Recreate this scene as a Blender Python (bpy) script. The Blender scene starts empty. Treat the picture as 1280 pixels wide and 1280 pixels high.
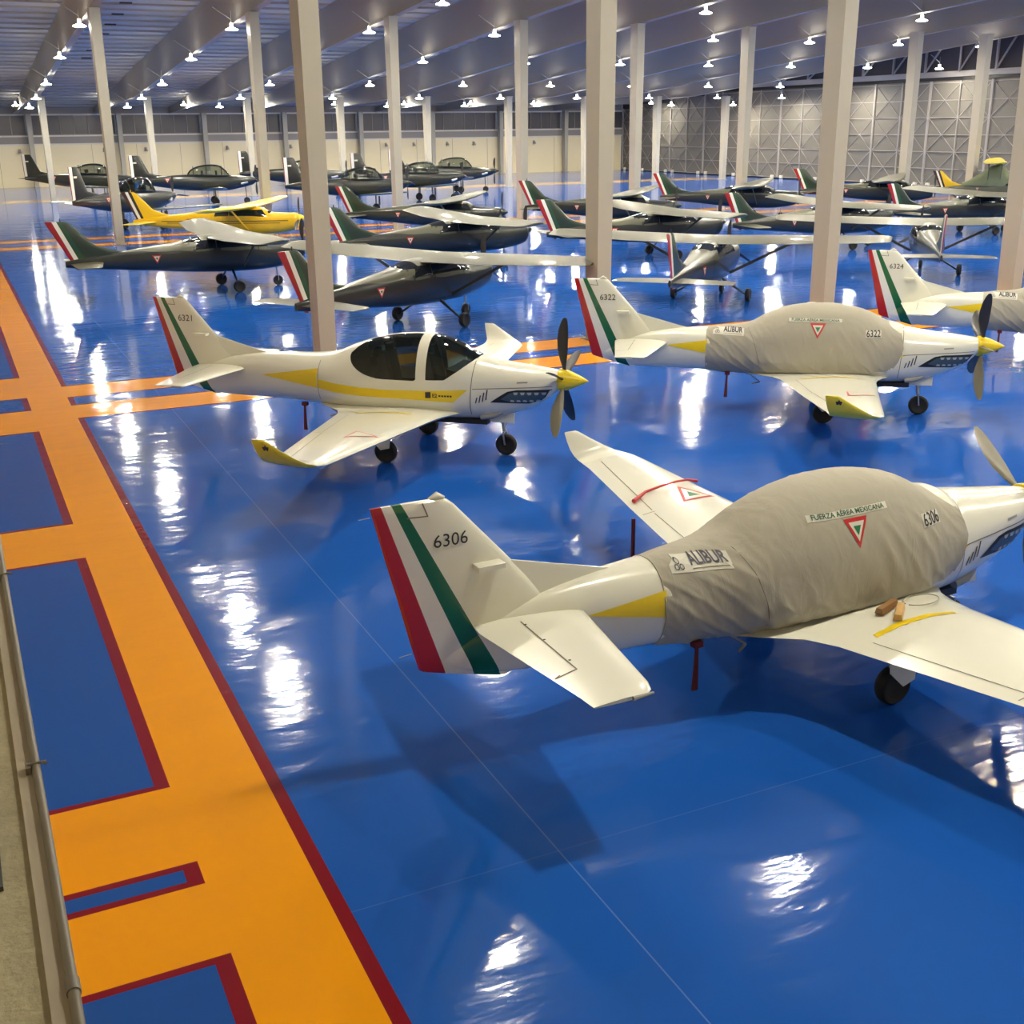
import bpy, bmesh, math, random
from math import sin, cos, pi, radians as R
from mathutils import Vector, Matrix, noise
from mathutils.bvhtree import BVHTree
random.seed(7)
S = bpy.context.scene
COL = S.collection

# ------------------------------------------------------------------ camera, exposure, world
cd = bpy.data.cameras.new('camera'); cam = bpy.data.objects.new('camera', cd); COL.objects.link(cam)
cd.sensor_fit = 'HORIZONTAL'; cd.sensor_width = 36.0; cd.lens = 36.0 * 1455.27 / 1280.0
cd.clip_start = 0.05; cd.clip_end = 400
rx, ux, fx = Vector((0.902876, -0.429766, -0.010724)), Vector((0.144792, 0.280508, 0.948868)), Vector((0.404783, 0.858263, -0.315491))
cam.matrix_world = Matrix(((rx.x, ux.x, -fx.x, 0), (rx.y, ux.y, -fx.y, 0), (rx.z, ux.z, -fx.z, 5.5514), (0, 0, 0, 1)))
S.camera = cam
S.view_settings.view_transform = 'Standard'; S.view_settings.look = 'None'
S.view_settings.gamma = 1; S.view_settings.use_curve_mapping = False
S.view_settings.exposure = 0.0
LAMP = 800.0                      # radiance of each lamp lens
wd = bpy.data.worlds.new('world'); S.world = wd; wd.use_nodes = True
wd.node_tree.nodes['Background'].inputs[0].default_value = (.75, .8, 1, 1)
wd.node_tree.nodes['Background'].inputs[1].default_value = 0.12
S.cycles.use_denoising = True
S.cycles.max_bounces = 8; S.cycles.diffuse_bounces = 4; S.cycles.glossy_bounces = 4
S.cycles.sample_clamp_indirect = 6

# ------------------------------------------------------------------ helpers
def srgb(r, g, b):
    f = lambda c: (c / 255 / 12.92) if c / 255 <= .04045 else ((c / 255 + .055) / 1.055) ** 2.4
    return (f(r), f(g), f(b), 1)
MATS = {}
def mat(name, col, rough=.5, metal=0, spec=.5, coat=0, bump=None, var=None, emit=None):
    if name in MATS: return MATS[name]
    m = bpy.data.materials.new(name); m.use_nodes = True; nt = m.node_tree; b = nt.nodes['Principled BSDF']
    b.inputs['Base Color'].default_value = col if len(col) == 4 else (*col, 1)
    b.inputs['Roughness'].default_value = rough; b.inputs['Metallic'].default_value = metal
    b.inputs['Specular IOR Level'].default_value = spec; b.inputs['Coat Weight'].default_value = coat
    b.inputs['Coat Roughness'].default_value = .08
    tc = nt.nodes.new('ShaderNodeTexCoord')
    if var:   # (scale, amount): mottled colour
        n = nt.nodes.new('ShaderNodeTexNoise'); n.inputs['Scale'].default_value = var[0]; n.inputs['Detail'].default_value = 6
        nt.links.new(tc.outputs['Object'], n.inputs['Vector'])
        mx = nt.nodes.new('ShaderNodeMix'); mx.data_type = 'RGBA'
        c = b.inputs['Base Color'].default_value
        mx.inputs[6].default_value = [max(0, x * (1 - var[1])) for x in c[:3]] + [1]; mx.inputs[7].default_value = [min(1, x * (1 + var[1])) for x in c[:3]] + [1]
        nt.links.new(n.outputs['Fac'], mx.inputs[0]); nt.links.new(mx.outputs[2], b.inputs['Base Color'])
    if bump:  # (scale, strength, distance)
        n = nt.nodes.new('ShaderNodeTexNoise'); n.inputs['Scale'].default_value = bump[0]; n.inputs['Detail'].default_value = 4
        nt.links.new(tc.outputs['Object'], n.inputs['Vector'])
        bp = nt.nodes.new('ShaderNodeBump'); bp.inputs['Strength'].default_value = bump[1]; bp.inputs['Distance'].default_value = bump[2]
        nt.links.new(n.outputs['Fac'], bp.inputs['Height']); nt.links.new(bp.outputs['Normal'], b.inputs['Normal'])
    if emit:
        b.inputs['Emission Color'].default_value = (*emit[0], 1); b.inputs['Emission Strength'].default_value = emit[1]
    MATS[name] = m; return m

def math_node(nt, op, a, b=None):
    n = nt.nodes.new('ShaderNodeMath'); n.operation = op
    for i, v in enumerate((a, b)):
        if v is None: continue
        if isinstance(v, (int, float)): n.inputs[i].default_value = v
        else: nt.links.new(v, n.inputs[i])
    return n.outputs[0]
def mix_col(nt, fac, a, b):
    n = nt.nodes.new('ShaderNodeMix'); n.data_type = 'RGBA'
    nt.links.new(fac, n.inputs[0])
    for i, v in ((6, a), (7, b)):
        if isinstance(v, tuple): n.inputs[i].default_value = v
        else: nt.links.new(v, n.inputs[i])
    return n.outputs[2]
def striped_mat(name, base, lines, rough=.35, coat=.3, var=None):
    """paint bands behind slanted lines in the x-z plane: lines = [((x,z),(x,z),colour)], from the front one back"""
    m = mat(name, base, rough, coat=coat, var=var); nt = m.node_tree; b = nt.nodes['Principled BSDF']
    tc = nt.nodes.new('ShaderNodeTexCoord'); sp = nt.nodes.new('ShaderNodeSeparateXYZ'); nt.links.new(tc.outputs['Object'], sp.inputs[0])
    cur = b.inputs['Base Color'].links[0].from_socket if b.inputs['Base Color'].links else base
    for (p, q, c) in lines:
        k = (p[0] - q[0]) / (p[1] - q[1])
        xl = math_node(nt, 'ADD', math_node(nt, 'MULTIPLY', sp.outputs[2], k), p[0] - k * p[1])
        cur = mix_col(nt, math_node(nt, 'LESS_THAN', sp.outputs[0], xl), cur, c)
    nt.links.new(cur, b.inputs['Base Color']); return m

def link(o, parent=None, label=None, cat=None, group=None, kind=None):
    COL.objects.link(o)
    if parent is not None: o.parent = parent
    if label: o['label'] = label
    if cat: o['category'] = cat
    if group: o['group'] = group
    if kind: o['kind'] = kind
    return o
def mk(name, verts, faces, mats, parent=None, smooth=None, midx=None, **kw):
    me = bpy.data.meshes.new(name); me.from_pydata([tuple(v) for v in verts], [], faces)
    if not isinstance(mats, (list, tuple)): mats = [mats]
    for m in mats: me.materials.append(m)
    if midx: me.polygons.foreach_set('material_index', midx)
    me.update()
    if smooth is not None:
        me.polygons.foreach_set('use_smooth', [True] * len(me.polygons)); me.set_sharp_from_angle(angle=R(smooth))
    o = bpy.data.objects.new(name, me)
    return link(o, parent, **kw)
def empty(name, loc, rz=0, **kw):
    o = bpy.data.objects.new(name, None); o.empty_display_size = .3; o.location = loc; o.rotation_euler = (0, 0, rz)
    return link(o, **kw)
class MB:
    def __init__(s): s.v = []; s.f = []; s.m = []
    def add(s, v, f, mi=0):
        n = len(s.v); s.v += [tuple(p) for p in v]; s.f += [tuple(i + n for i in q) for q in f]; s.m += [mi] * len(f); return s
    def box(s, a, b, mi=0):
        x0, y0, z0 = a; x1, y1, z1 = b
        return s.add([(x0, y0, z0), (x1, y0, z0), (x1, y1, z0), (x0, y1, z0), (x0, y0, z1), (x1, y0, z1), (x1, y1, z1), (x0, y1, z1)],
                     [(0, 3, 2, 1), (4, 5, 6, 7), (0, 1, 5, 4), (1, 2, 6, 5), (2, 3, 7, 6), (3, 0, 4, 7)], mi)
    def prism(s, poly, axis, a, b, mi=0):      # poly in the two other axes, extruded along axis
        n = len(poly); v = []
        for t in (a, b):
            for p in poly:
                q = list(p); q.insert(axis, t); v.append(q)
        f = [tuple(range(n))[::-1], tuple(range(n, 2 * n))] + [(i, (i + 1) % n, n + (i + 1) % n, n + i) for i in range(n)]
        return s.add(v, f, mi)
    def bar(s, p, q, w, h=None, mi=0):          # rectangular bar between two points
        p, q = Vector(p), Vector(q); d = (q - p).normalized(); h = h or w
        side = d.cross(Vector((0, 0, 1)))
        if side.length < .01: side = Vector((1, 0, 0))
        side.normalize(); up = side.cross(d)
        v = []
        for c in (p, q):
            for a, b in ((-1, -1), (1, -1), (1, 1), (-1, 1)): v.append(c + side * a * w / 2 + up * b * h / 2)
        return s.add(v, [(0, 3, 2, 1), (4, 5, 6, 7), (0, 1, 5, 4), (1, 2, 6, 5), (2, 3, 7, 6), (3, 0, 4, 7)], mi)
    def tube(s, pts, r, n=10, mi=0):
        pts = [Vector(p) for p in pts]; rs = r if isinstance(r, (list, tuple)) else [r] * len(pts); rings = []
        for i, p in enumerate(pts):
            d = (pts[min(i + 1, len(pts) - 1)] - pts[max(i - 1, 0)]).normalized()
            a = d.cross(Vector((0, 0, 1)))
            if a.length < .05: a = d.cross(Vector((0, 1, 0)))
            a.normalize(); b = a.cross(d)
            rings.append([p + (a * cos(2 * pi * k / n) + b * sin(2 * pi * k / n)) * rs[i] for k in range(n)])
        v, f = loft(rings); return s.add(v, f, mi)
    def disc_y(s, c, prof, n=24, mi=0):         # lathe about the y axis through c; prof = [(dy, r)]
        rings = [[(c[0] + r * cos(2 * pi * k / n), c[1] + dy, c[2] + r * sin(2 * pi * k / n)) for k in range(n)] for dy, r in prof]
        v, f = loft(rings); return s.add(v, f, mi)
    def lathe_z(s, c, prof, n=24, mi=0):
        rings = [[(c[0] + r * cos(2 * pi * k / n), c[1] + r * sin(2 * pi * k / n), c[2] + dz) for k in range(n)] for r, dz in prof]
        v, f = loft(rings); return s.add(v, f, mi)
    def build(s, name, mats, parent=None, smooth=None, **kw): return mk(name, s.v, s.f, mats, parent, smooth, s.m, **kw)
def loft(rings, cap=True):
    n = len(rings[0]); v = [p for r in rings for p in r]; f = []
    for i in range(len(rings) - 1):
        for k in range(n): f.append((i * n + k, i * n + (k + 1) % n, (i + 1) * n + (k + 1) % n, (i + 1) * n + k))
    if cap: f.append(tuple(range(n))[::-1]); f.append(tuple((len(rings) - 1) * n + k for k in range(n)))
    return v, f
def catmull(tab, n):
    out = []
    for i in range(len(tab) - 1):
        p0, p1, p2, p3 = tab[max(i - 1, 0)], tab[i], tab[i + 1], tab[min(i + 2, len(tab) - 1)]
        for k in range(n):
            t = k / n
            out.append([.5 * (2 * b + (c - a) * t + (2 * a - 5 * b + 4 * c - d) * t * t + (-a + 3 * b - 3 * c + d) * t ** 3) for a, b, c, d in zip(p0, p1, p2, p3)])
    out.append(list(tab[-1])); return out
def interp(tab, x):
    if x <= tab[0][0]: return tab[0][1]
    for (a, b), (c, d) in zip(tab, tab[1:]):
        if x <= c: return b + (d - b) * (x - a) / (c - a)
    return tab[-1][1]
def se(a, e): return (abs(cos(a)) ** (2 / e) * (1 if cos(a) >= 0 else -1), abs(sin(a)) ** (2 / e) * (1 if sin(a) >= 0 else -1))
def ring(x, zt, zb, zc, w, e=2.3, n=48, off=0, a0=0, a1=2 * pi, closed=True):
    out = []
    for k in range(n):
        a = a0 + (a1 - a0) * k / (n if closed else n - 1); c, s = se(a, e)
        out.append((x, (w + off) * c, zc + s * ((zt - zc + off) if s > 0 else (zc - zb + off))))
    return out
def foil(le, te, th, nrm, n=12, closed_te=.004):
    """airfoil outline between leading and trailing edge point, thickness along nrm"""
    le, te, nrm = Vector(le), Vector(te), Vector(nrm).normalized(); up = []; dn = []
    for i in range(n + 1):
        t = .5 * (1 - cos(pi * i / n)); y = 5 * th * (.2969 * math.sqrt(t) - .126 * t - .3516 * t * t + .2843 * t ** 3 - .1015 * t ** 4) + closed_te * t
        c = le + (te - le) * t; up.append(c + nrm * y); dn.append(c - nrm * y)
    return up + dn[1:-1][::-1] + ([dn[-1]] if False else [])
def clip_faces(v, faces, field):
    """split faces along field = 0; returns (inside, outside); v is extended"""
    F = [field(*p) for p in v]; cache = {}; ins, out = [], []
    def cut(i, j):
        k = (min(i, j), max(i, j))
        if k not in cache:
            t = F[i] / (F[i] - F[j]); v.append(tuple(a + (b - a) * t for a, b in zip(v[i], v[j]))); F.append(0.0); cache[k] = len(v) - 1
        return cache[k]
    for q in faces:
        if len(q) > 4 or all(F[i] <= 0 for i in q): out.append(q); continue
        if all(F[i] > 0 for i in q): ins.append(q); continue
        a, b = [], []
        for n, i in enumerate(q):
            j = q[(n + 1) % len(q)]
            (a if F[i] > 0 else b).append(i)
            if (F[i] > 0) != (F[j] > 0):
                c = cut(i, j); a.append(c); b.append(c)
        if len(a) > 2: ins.append(tuple(a))
        if len(b) > 2: out.append(tuple(b))
    return ins, out
def bvh_of(objs):
    v = []; f = []
    for o in objs:
        n = len(v); v += [tuple(p.co) for p in o.data.vertices]; f += [tuple(i + n for i in p.vertices) for p in o.data.polygons]
    return BVHTree.FromPolygons(v, f)
def project(bm, bvh, dirn, off, miss=None):
    d = Vector(dirn)
    for v in bm.verts:
        loc, nrm, idx, dist = bvh.ray_cast(v.co - d * 4, d)
        if loc is None:
            loc, nrm, idx, dist = bvh.find_nearest(v.co)
        if nrm.dot(d) > 0: nrm = -nrm
        v.co = loc + nrm * off
def decal(name, polys, bvh, dirn, m, parent, off=.006, maxlen=.08, **kw):
    """thin painted or stuck-on patch laid on a curved surface; polys = list of 3D outlines before projection"""
    bm = bmesh.new()
    for poly in polys: bm.faces.new([bm.verts.new(p) for p in poly])
    bmesh.ops.triangulate(bm, faces=bm.faces[:])
    for _ in range(6):
        es = [e for e in bm.edges if e.calc_length() > maxlen]
        if not es: break
        bmesh.ops.subdivide_edges(bm, edges=es, cuts=1); bmesh.ops.triangulate(bm, faces=bm.faces[:])
    project(bm, bvh, dirn, off)
    me = bpy.data.meshes.new(name); bm.to_mesh(me); bm.free(); me.materials.append(m)
    return link(bpy.data.objects.new(name, me), parent, **kw)
def text_bm(txt, size, mtx, bold=0.0, sx=1.0):
    cu = bpy.data.curves.new('txt', 'FONT'); cu.body = txt; cu.size = size; cu.align_x = 'CENTER'; cu.align_y = 'CENTER'; cu.offset = bold; cu.resolution_u = 3
    o = bpy.data.objects.new('txt', cu); COL.objects.link(o); dg = bpy.context.evaluated_depsgraph_get(); dg.update()
    me = bpy.data.meshes.new_from_object(o.evaluated_get(dg)); bm = bmesh.new(); bm.from_mesh(me)
    bpy.data.objects.remove(o); bpy.data.curves.remove(cu); bpy.data.meshes.remove(me)
    bmesh.ops.scale(bm, vec=(sx, 1, 1), verts=bm.verts); bmesh.ops.transform(bm, matrix=mtx, verts=bm.verts); return bm
SIDE = Matrix.Rotation(pi / 2, 4, 'X')       # text standing in the x-z plane, read from -y
def text_decal(name, txt, size, at, bvh, m, parent, off=.009, bold=0.0, tilt=0, sx=1.0, dirn=(0, 1, 0), base=None, **kw):
    bm = text_bm(txt, size, Matrix.Translation(at) @ (base or SIDE) @ Matrix.Rotation(tilt, 4, 'Z'), bold, sx)
    bmesh.ops.triangulate(bm, faces=bm.faces[:])
    if bvh:
        for _ in range(3):
            es = [e for e in bm.edges if e.calc_length() > .06]
            if not es: break
            bmesh.ops.subdivide_edges(bm, edges=es, cuts=1); bmesh.ops.triangulate(bm, faces=bm.faces[:])
        project(bm, bvh, dirn, off)
    me = bpy.data.meshes.new(name); bm.to_mesh(me); bm.free(); me.materials.append(m)
    return link(bpy.data.objects.new(name, me), parent, **kw)
def copy_tree(o, parent=None):
    c = o.copy(); COL.objects.link(c); c.parent = parent
    for ch in list(o.children): copy_tree(ch, c)
    return c
def at(x, z, y=-1.5): return (x, y, z)

# ------------------------------------------------------------------ materials
cream = mat('cream paint on steel', srgb(174, 169, 155), .45, var=(2, .04))
roofm = mat('grey white roof sheet', srgb(176, 174, 170), .6, var=(.3, .06))
beamm = mat('roof steel paint', srgb(156, 151, 142), .5)
wallc = mat('cream wall panel', srgb(240, 226, 188), .6, var=(.5, .03))
wallg = mat('grey wall cladding', srgb(150, 144, 140), .6)
ledgem = mat('pale ledge paint', srgb(225, 220, 210), .5)
louv = mat('dark grey window glass', srgb(84, 80, 84), .35)
doorp = mat('grey hangar door sheet', srgb(112, 108, 100), .6, var=(.4, .08))
doorf = mat('galvanised door frame', srgb(158, 153, 148), .45)
darkp = mat('dark panel above doors', srgb(62, 58, 60), .7)
white = mat('white aircraft paint', srgb(230, 229, 214), .22, coat=.5, var=(1.5, .015))
yel = mat('yellow paint', srgb(236, 205, 20), .35, coat=.3)
olive_y = mat('yellow winglet paint', srgb(214, 196, 40), .35, coat=.3)
black = mat('black paint', (.012, .012, .014, 1), .45)
rubber = mat('tyre rubber', (.013, .013, .014, 1), .7, bump=(40, .2, .01))
steel = mat('brushed metal', (.45, .45, .45, 1), .35, metal=.9)
grey = mat('grey paint', srgb(150, 150, 148), .45)
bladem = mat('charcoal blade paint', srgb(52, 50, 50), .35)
bladel = mat('pale grey blade face', srgb(112, 107, 88), .35)  # paler tone given to some blades by their angle
redt = mat('dark red streamer cloth', srgb(96, 26, 28), .8)
red = mat('red paint', srgb(186, 36, 36), .4)
green = mat('green paint', srgb(16, 110, 66), .4)
ink = mat('dark lettering', srgb(40, 38, 44), .5)
inkg = mat('green lettering', srgb(46, 92, 66), .5)
patch = mat('white cloth patch', srgb(214, 212, 200), .8)
seam = mat('panel gap line', srgb(120, 112, 100), .7)
wood = mat('varnished wood', srgb(206, 168, 108), .5, var=(6, .2))
woodd = mat('dark worn wood', srgb(142, 104, 62), .5, var=(6, .25))
rope = mat('grey cord', srgb(150, 146, 130), .8)
seatm = mat('cockpit seat fabric', (.04, .04, .045, 1), .8)
W_, RED, GRN = srgb(232, 230, 222), srgb(176, 26, 28), srgb(14, 98, 58)
finm = striped_mat('white paint with tricolour tail bands', srgb(230, 229, 214),
    [((-4.34, 2.555), (-3.45, .81), GRN), ((-4.43, 2.56), (-3.71, .87), W_), ((-4.52, 2.56), (-3.99, .94), RED)], .25, .4)

def cover_mat():
    m = mat('grey cover cloth', srgb(170, 165, 150), .72, spec=.3, var=(3, .06)); nt = m.node_tree; b = nt.nodes['Principled BSDF']
    tc = nt.nodes.new('ShaderNodeTexCoord'); mp = nt.nodes.new('ShaderNodeMapping'); mp.inputs['Scale'].default_value = (2.4, 2, 1.4); mp.inputs['Rotation'].default_value = (0, .5, 0)
    n = nt.nodes.new('ShaderNodeTexNoise'); n.inputs['Scale'].default_value = 1.6; n.inputs['Detail'].default_value = 5; n.inputs['Distortion'].default_value = .8
    nt.links.new(tc.outputs['Object'], mp.inputs[0]); nt.links.new(mp.outputs[0], n.inputs['Vector'])
    bp = nt.nodes.new('ShaderNodeBump'); bp.inputs['Strength'].default_value = .4; bp.inputs['Distance'].default_value = .04
    nt.links.new(n.outputs['Fac'], bp.inputs['Height']); nt.links.new(bp.outputs['Normal'], b.inputs['Normal']); return m
coverm = cover_mat()
def glass_mat(name, tint, trans):
    m = bpy.data.materials.new(name); m.use_nodes = True; nt = m.node_tree; nt.nodes.remove(nt.nodes['Principled BSDF'])
    t = nt.nodes.new('ShaderNodeBsdfTransparent'); t.inputs[0].default_value = tint
    g = nt.nodes.new('ShaderNodeBsdfGlossy'); g.inputs['Roughness'].default_value = .03
    d = nt.nodes.new('ShaderNodeBsdfDiffuse'); d.inputs[0].default_value = (.02, .03, .03, 1)
    a = nt.nodes.new('ShaderNodeMixShader'); a.inputs[0].default_value = 1 - trans; nt.links.new(t.outputs[0], a.inputs[1]); nt.links.new(d.outputs[0], a.inputs[2])
    fr = nt.nodes.new('ShaderNodeFresnel'); fr.inputs[0].default_value = 1.5
    b = nt.nodes.new('ShaderNodeMixShader'); nt.links.new(fr.outputs[0], b.inputs[0]); nt.links.new(a.outputs[0], b.inputs[1]); nt.links.new(g.outputs[0], b.inputs[2])
    nt.links.new(b.outputs[0], nt.nodes['Material Output'].inputs[0]); return m
glass = glass_mat('smoked canopy glass', (.35, .42, .42, 1), .75)
glassl = glass_mat('clear canopy glass', (.7, .74, .7, 1), .8)

# ------------------------------------------------------------------ floor
def floor_mat():
    blue = srgb(30, 82, 166); yl = srgb(242, 160, 6); rd = srgb(128, 22, 34)
    m = mat('glossy blue epoxy with painted lanes', blue, .085, spec=.5); nt = m.node_tree; b = nt.nodes['Principled BSDF']
    g = nt.nodes.new('ShaderNodeNewGeometry'); sp = nt.nodes.new('ShaderNodeSeparateXYZ'); nt.links.new(g.outputs['Position'], sp.inputs[0]); X, Y = sp.outputs[0], sp.outputs[1]
    def box(x0, x1, y0, y1):
        c = math_node(nt, 'MULTIPLY', math_node(nt, 'GREATER_THAN', X, x0), math_node(nt, 'LESS_THAN', X, x1))
        d = math_node(nt, 'MULTIPLY', math_node(nt, 'GREATER_THAN', Y, y0), math_node(nt, 'LESS_THAN', Y, y1))
        return math_node(nt, 'MULTIPLY', c, d)
    # blue with slight cloudy unevenness of the coating
    n = nt.nodes.new('ShaderNodeTexNoise'); n.inputs['Scale'].default_value = .35; n.inputs['Detail'].default_value = 5; nt.links.new(g.outputs['Position'], n.inputs['Vector'])
    cur = mix_col(nt, n.outputs['Fac'], srgb(20, 82, 172), srgb(34, 98, 196))
    # hairline joints
    for ax, v in ((0, 3.74), (1, 7.12)):
        c = math_node(nt, 'LESS_THAN', math_node(nt, 'ABSOLUTE', math_node(nt, 'SUBTRACT', (X, Y)[ax], v)), .006)
        cur = mix_col(nt, math_node(nt, 'MULTIPLY', c, .3 if ax == 0 else .1), cur, srgb(150, 170, 205))
    cur = mix_col(nt, box(-9, 2.0, -5, 74), cur, rd)
    cur = mix_col(nt, box(-9, 1.885, -5, 74), cur, yl)
    for (y0, y1) in ((-5, 7.07), (7.96, 8.28), (9.5, 16.0), (17.58, 23.8), (25.75, 27.1), (29.5, 61.0)):
        e = .075; cur = mix_col(nt, box(-9, 1.09, y0, y1), cur, rd)
        cur = mix_col(nt, box(-9, .965, y0 + e, y1 - e), cur, blue)
    for (y0, y1, e) in ((24.62, 25.85, .09), (26.75, 27.98, .09), (62.9, 64.3, .35), (66.9, 68.2, .35)):
        cur = mix_col(nt, box(1.885, 74, y0 - e, y1 + e), cur, rd)
        cur = mix_col(nt, box(1.8, 74, y0, y1), cur, yl)
    cur = mix_col(nt, box(1.885, 2.0, 25.94, 26.66), cur, rd)
    cur = mix_col(nt, box(-9, 74, 104, 108), cur, srgb(200, 160, 110))  # far yellow band, with a haze wash mixed into its colour
    nt.links.new(cur, b.inputs['Base Color'])
    # rolled-on coating: fine ripple plus long waves
    mp = nt.nodes.new('ShaderNodeMapping'); mp.inputs['Rotation'].default_value = (0, 0, R(25)); mp.inputs['Scale'].default_value = (.7, 1.6, 1); nt.links.new(g.outputs['Position'], mp.inputs[0])
    n1 = nt.nodes.new('ShaderNodeTexNoise'); n1.inputs['Scale'].default_value = 2.2; n1.inputs['Detail'].default_value = 3; nt.links.new(mp.outputs[0], n1.inputs['Vector'])
    n2 = nt.nodes.new('ShaderNodeTexNoise'); n2.inputs['Scale'].default_value = .5; n2.inputs['Detail'].default_value = 2; nt.links.new(mp.outputs[0], n2.inputs['Vector'])
    b1 = nt.nodes.new('ShaderNodeBump'); b1.inputs['Strength'].default_value = 1; b1.inputs['Distance'].default_value = .0065; nt.links.new(n1.outputs['Fac'], b1.inputs['Height'])
    b2 = nt.nodes.new('ShaderNodeBump'); b2.inputs['Strength'].default_value = 1; b2.inputs['Distance'].default_value = .012; nt.links.new(n2.outputs['Fac'], b2.inputs['Height']); nt.links.new(b1.outputs[0], b2.inputs['Normal'])
    nt.links.new(b2.outputs[0], b.inputs['Normal'])
    return m
XL, XR, YB, YF = -4.0, 78.5, 133.0, -6.0
MB().box((XL, YF, -.2), (XR + .4, YB + .4, 0)).build('floor', floor_mat(), kind='structure')

# ------------------------------------------------------------------ roof
def ceil_z(y): return interp([(-6, 16.5), (35, 15.6), (72, 13.1), (108, 10.0), (133, 7.75)], y)
def beam_z(y): return interp([(-6, 14.4), (30, 13.3), (63, 11.1), (103, 8.05), (133, 7.1)], y)
ys = [-6, 35, 72, 108, 133.4]
mb = MB()
for a, b in zip(ys, ys[1:]):
    mb.add([(XL, a, ceil_z(a)), (XR, a, ceil_z(a)), (XR, b, ceil_z(b)), (XL, b, ceil_z(b)), (XL, a, ceil_z(a) + .2), (XR, a, ceil_z(a) + .2), (XR, b, ceil_z(b) + .2), (XL, b, ceil_z(b) + .2)],
           [(0, 1, 2, 3), (4, 7, 6, 5), (0, 4, 5, 1), (3, 2, 6, 7), (1, 5, 6, 2), (0, 3, 7, 4)])
ceiling = mb.build('ceiling', roofm, kind='structure')
# purlins carried across the rafters
pur = None
for i in range(74):
    y = -4 + i * 1.85
    o = MB().box((XL, -.05, -.12), (XR, .05, 0)).build('purlin', roofm) if pur is None else pur.copy()
    if pur is None: pur = o
    else: COL.objects.link(o)
    o.parent = ceiling; o.location = (0, y, ceil_z(y) + .0)
GX = [.35 + 7.63 * k for k in range(11)]
def rafter(x, w=.42):
    m = MB(); yy = [-6, 30, 63, 103, 133]
    for a, b in zip(yy, yy[1:]):
        for (x0, x1, za, zb, zc, zd) in ((x - w / 2, x + w / 2, beam_z(a), beam_z(b), beam_z(a) + .06, beam_z(b) + .06), (x - .04, x + .04, beam_z(a), beam_z(b), ceil_z(a) - .1, ceil_z(b) - .1)):
            m.add([(x0, a, za), (x1, a, za), (x1, b, zb), (x0, b, zb), (x0, a, zc), (x1, a, zc), (x1, b, zd), (x0, b, zd)],
                  [(0, 3, 2, 1), (4, 5, 6, 7), (0, 1, 5, 4), (1, 2, 6, 5), (2, 3, 7, 6), (3, 0, 4, 7)])
    return m
for x in GX[1:-1]:
    rafter(x).build('rafter', beamm, ceiling)
# dotted dark row between rafters, standing in for shadows where purlins meet
dash = None
for gx in [GX[k] + 3.6 for k in range(1, 10)]:
    for j in range(16):
        y = 44 + j * 3.7
        if dash is None: dash = o = MB().box((-.35, -.22, -.05), (.35, .22, .03)).build('purlin_shadow_dash', darkp)
        else: o = dash.copy(); COL.objects.link(o)
        o.parent = ceiling; o.location = (gx, y, ceil_z(y))

# ------------------------------------------------------------------ side walls
MB().box((XL - .3, YF, 0), (XL, YB, 17)).build('wall_left', wallc, kind='structure')
MB().box((XL, YF - .3, 0), (XR, YF, 17)).build('wall_front', wallc, kind='structure')
# back wall: cream base, grey band, window strip
wb = MB().box((XL, YB, 0), (XR, YB + .3, 4.17)).build('wall_back', wallc, kind='structure')
MB().box((XL, YB + .03, 4.2), (XR, YB + .3, 4.98)).build('cladding_band', wallg, wb)
MB().box((XL, YB + .04, 7.05), (XR, YB + .3, 8.2)).build('head_panel', wallg, wb)
for z in (4.17, 4.98, 7.05):
    MB().box((XL, YB - .12, z - .07), (XR, YB + .02, z + .07)).build('wall_ledge', ledgem, wb)
for i in range(18):
    x = XL + 1 + i * 4.5
    MB().box((x - .015, YB - .015, 0), (x + .015, YB, 4.1)).build('panel_joint', wallg, wb)
WX = [.45 + 8.72 * k for k in range(10)]
n = 0
for a, b in zip(WX, WX[1:] ):
    n += 1; a += .3; b -= .3
    w = MB().box((a, YB + .02, 5.05), (b, YB + .08, 5.12)).box((a, YB + .02, 6.93), (b, YB + .08, 7.0)).box((a, YB + .02, 5.05), (a + .07, YB + .08, 7)).box((b - .07, YB + .02, 5.05), (b, YB + .08, 7)).build('window_%d' % n, wallg, kind='structure')
    m = 6; st = (b - a) / m
    for k in range(m):
        MB().box((a + k * st + .03, YB + .09, 5.1), (a + (k + 1) * st - .03, YB + .12, 6.95)).build('pane', louv, w)
        if k: MB().box((a + k * st - .035, YB + .0, 5.1), (a + k * st + .035, YB + .09, 6.95)).build('mullion', wallg, w)
# small wall lamps / hooks on the cream wall
src = None
for i, x in enumerate([8.0, 16.2, 20.4, 29.0, 32.4, 36, 42.0, 47.2, 50.6, 54.8, 58.2, 61.6, 66.2, 73.9]):
    if src is None:
        src = o = empty('wall_lamp', (x, YB, 3.55), label='small grey bracket lamp mounted high on the cream back wall', cat='wall lamp', group='bracket lamps on the back wall')
        MB().box((-.12, -.06, -.2), (.12, 0, .2)).build('back_plate', grey, o)
        MB().lathe_z((0, -.28, -.2), [(.03, .3), (.1, .26), (.2, 0), (.17, 0), (.06, .2)], 12).build('shade', wallg, o)
        MB().bar((0, -.05, .1), (0, -.26, .08), .04).build('arm', grey, o)
    else: o = copy_tree(src); o.location = (x, YB, 3.55)
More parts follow.
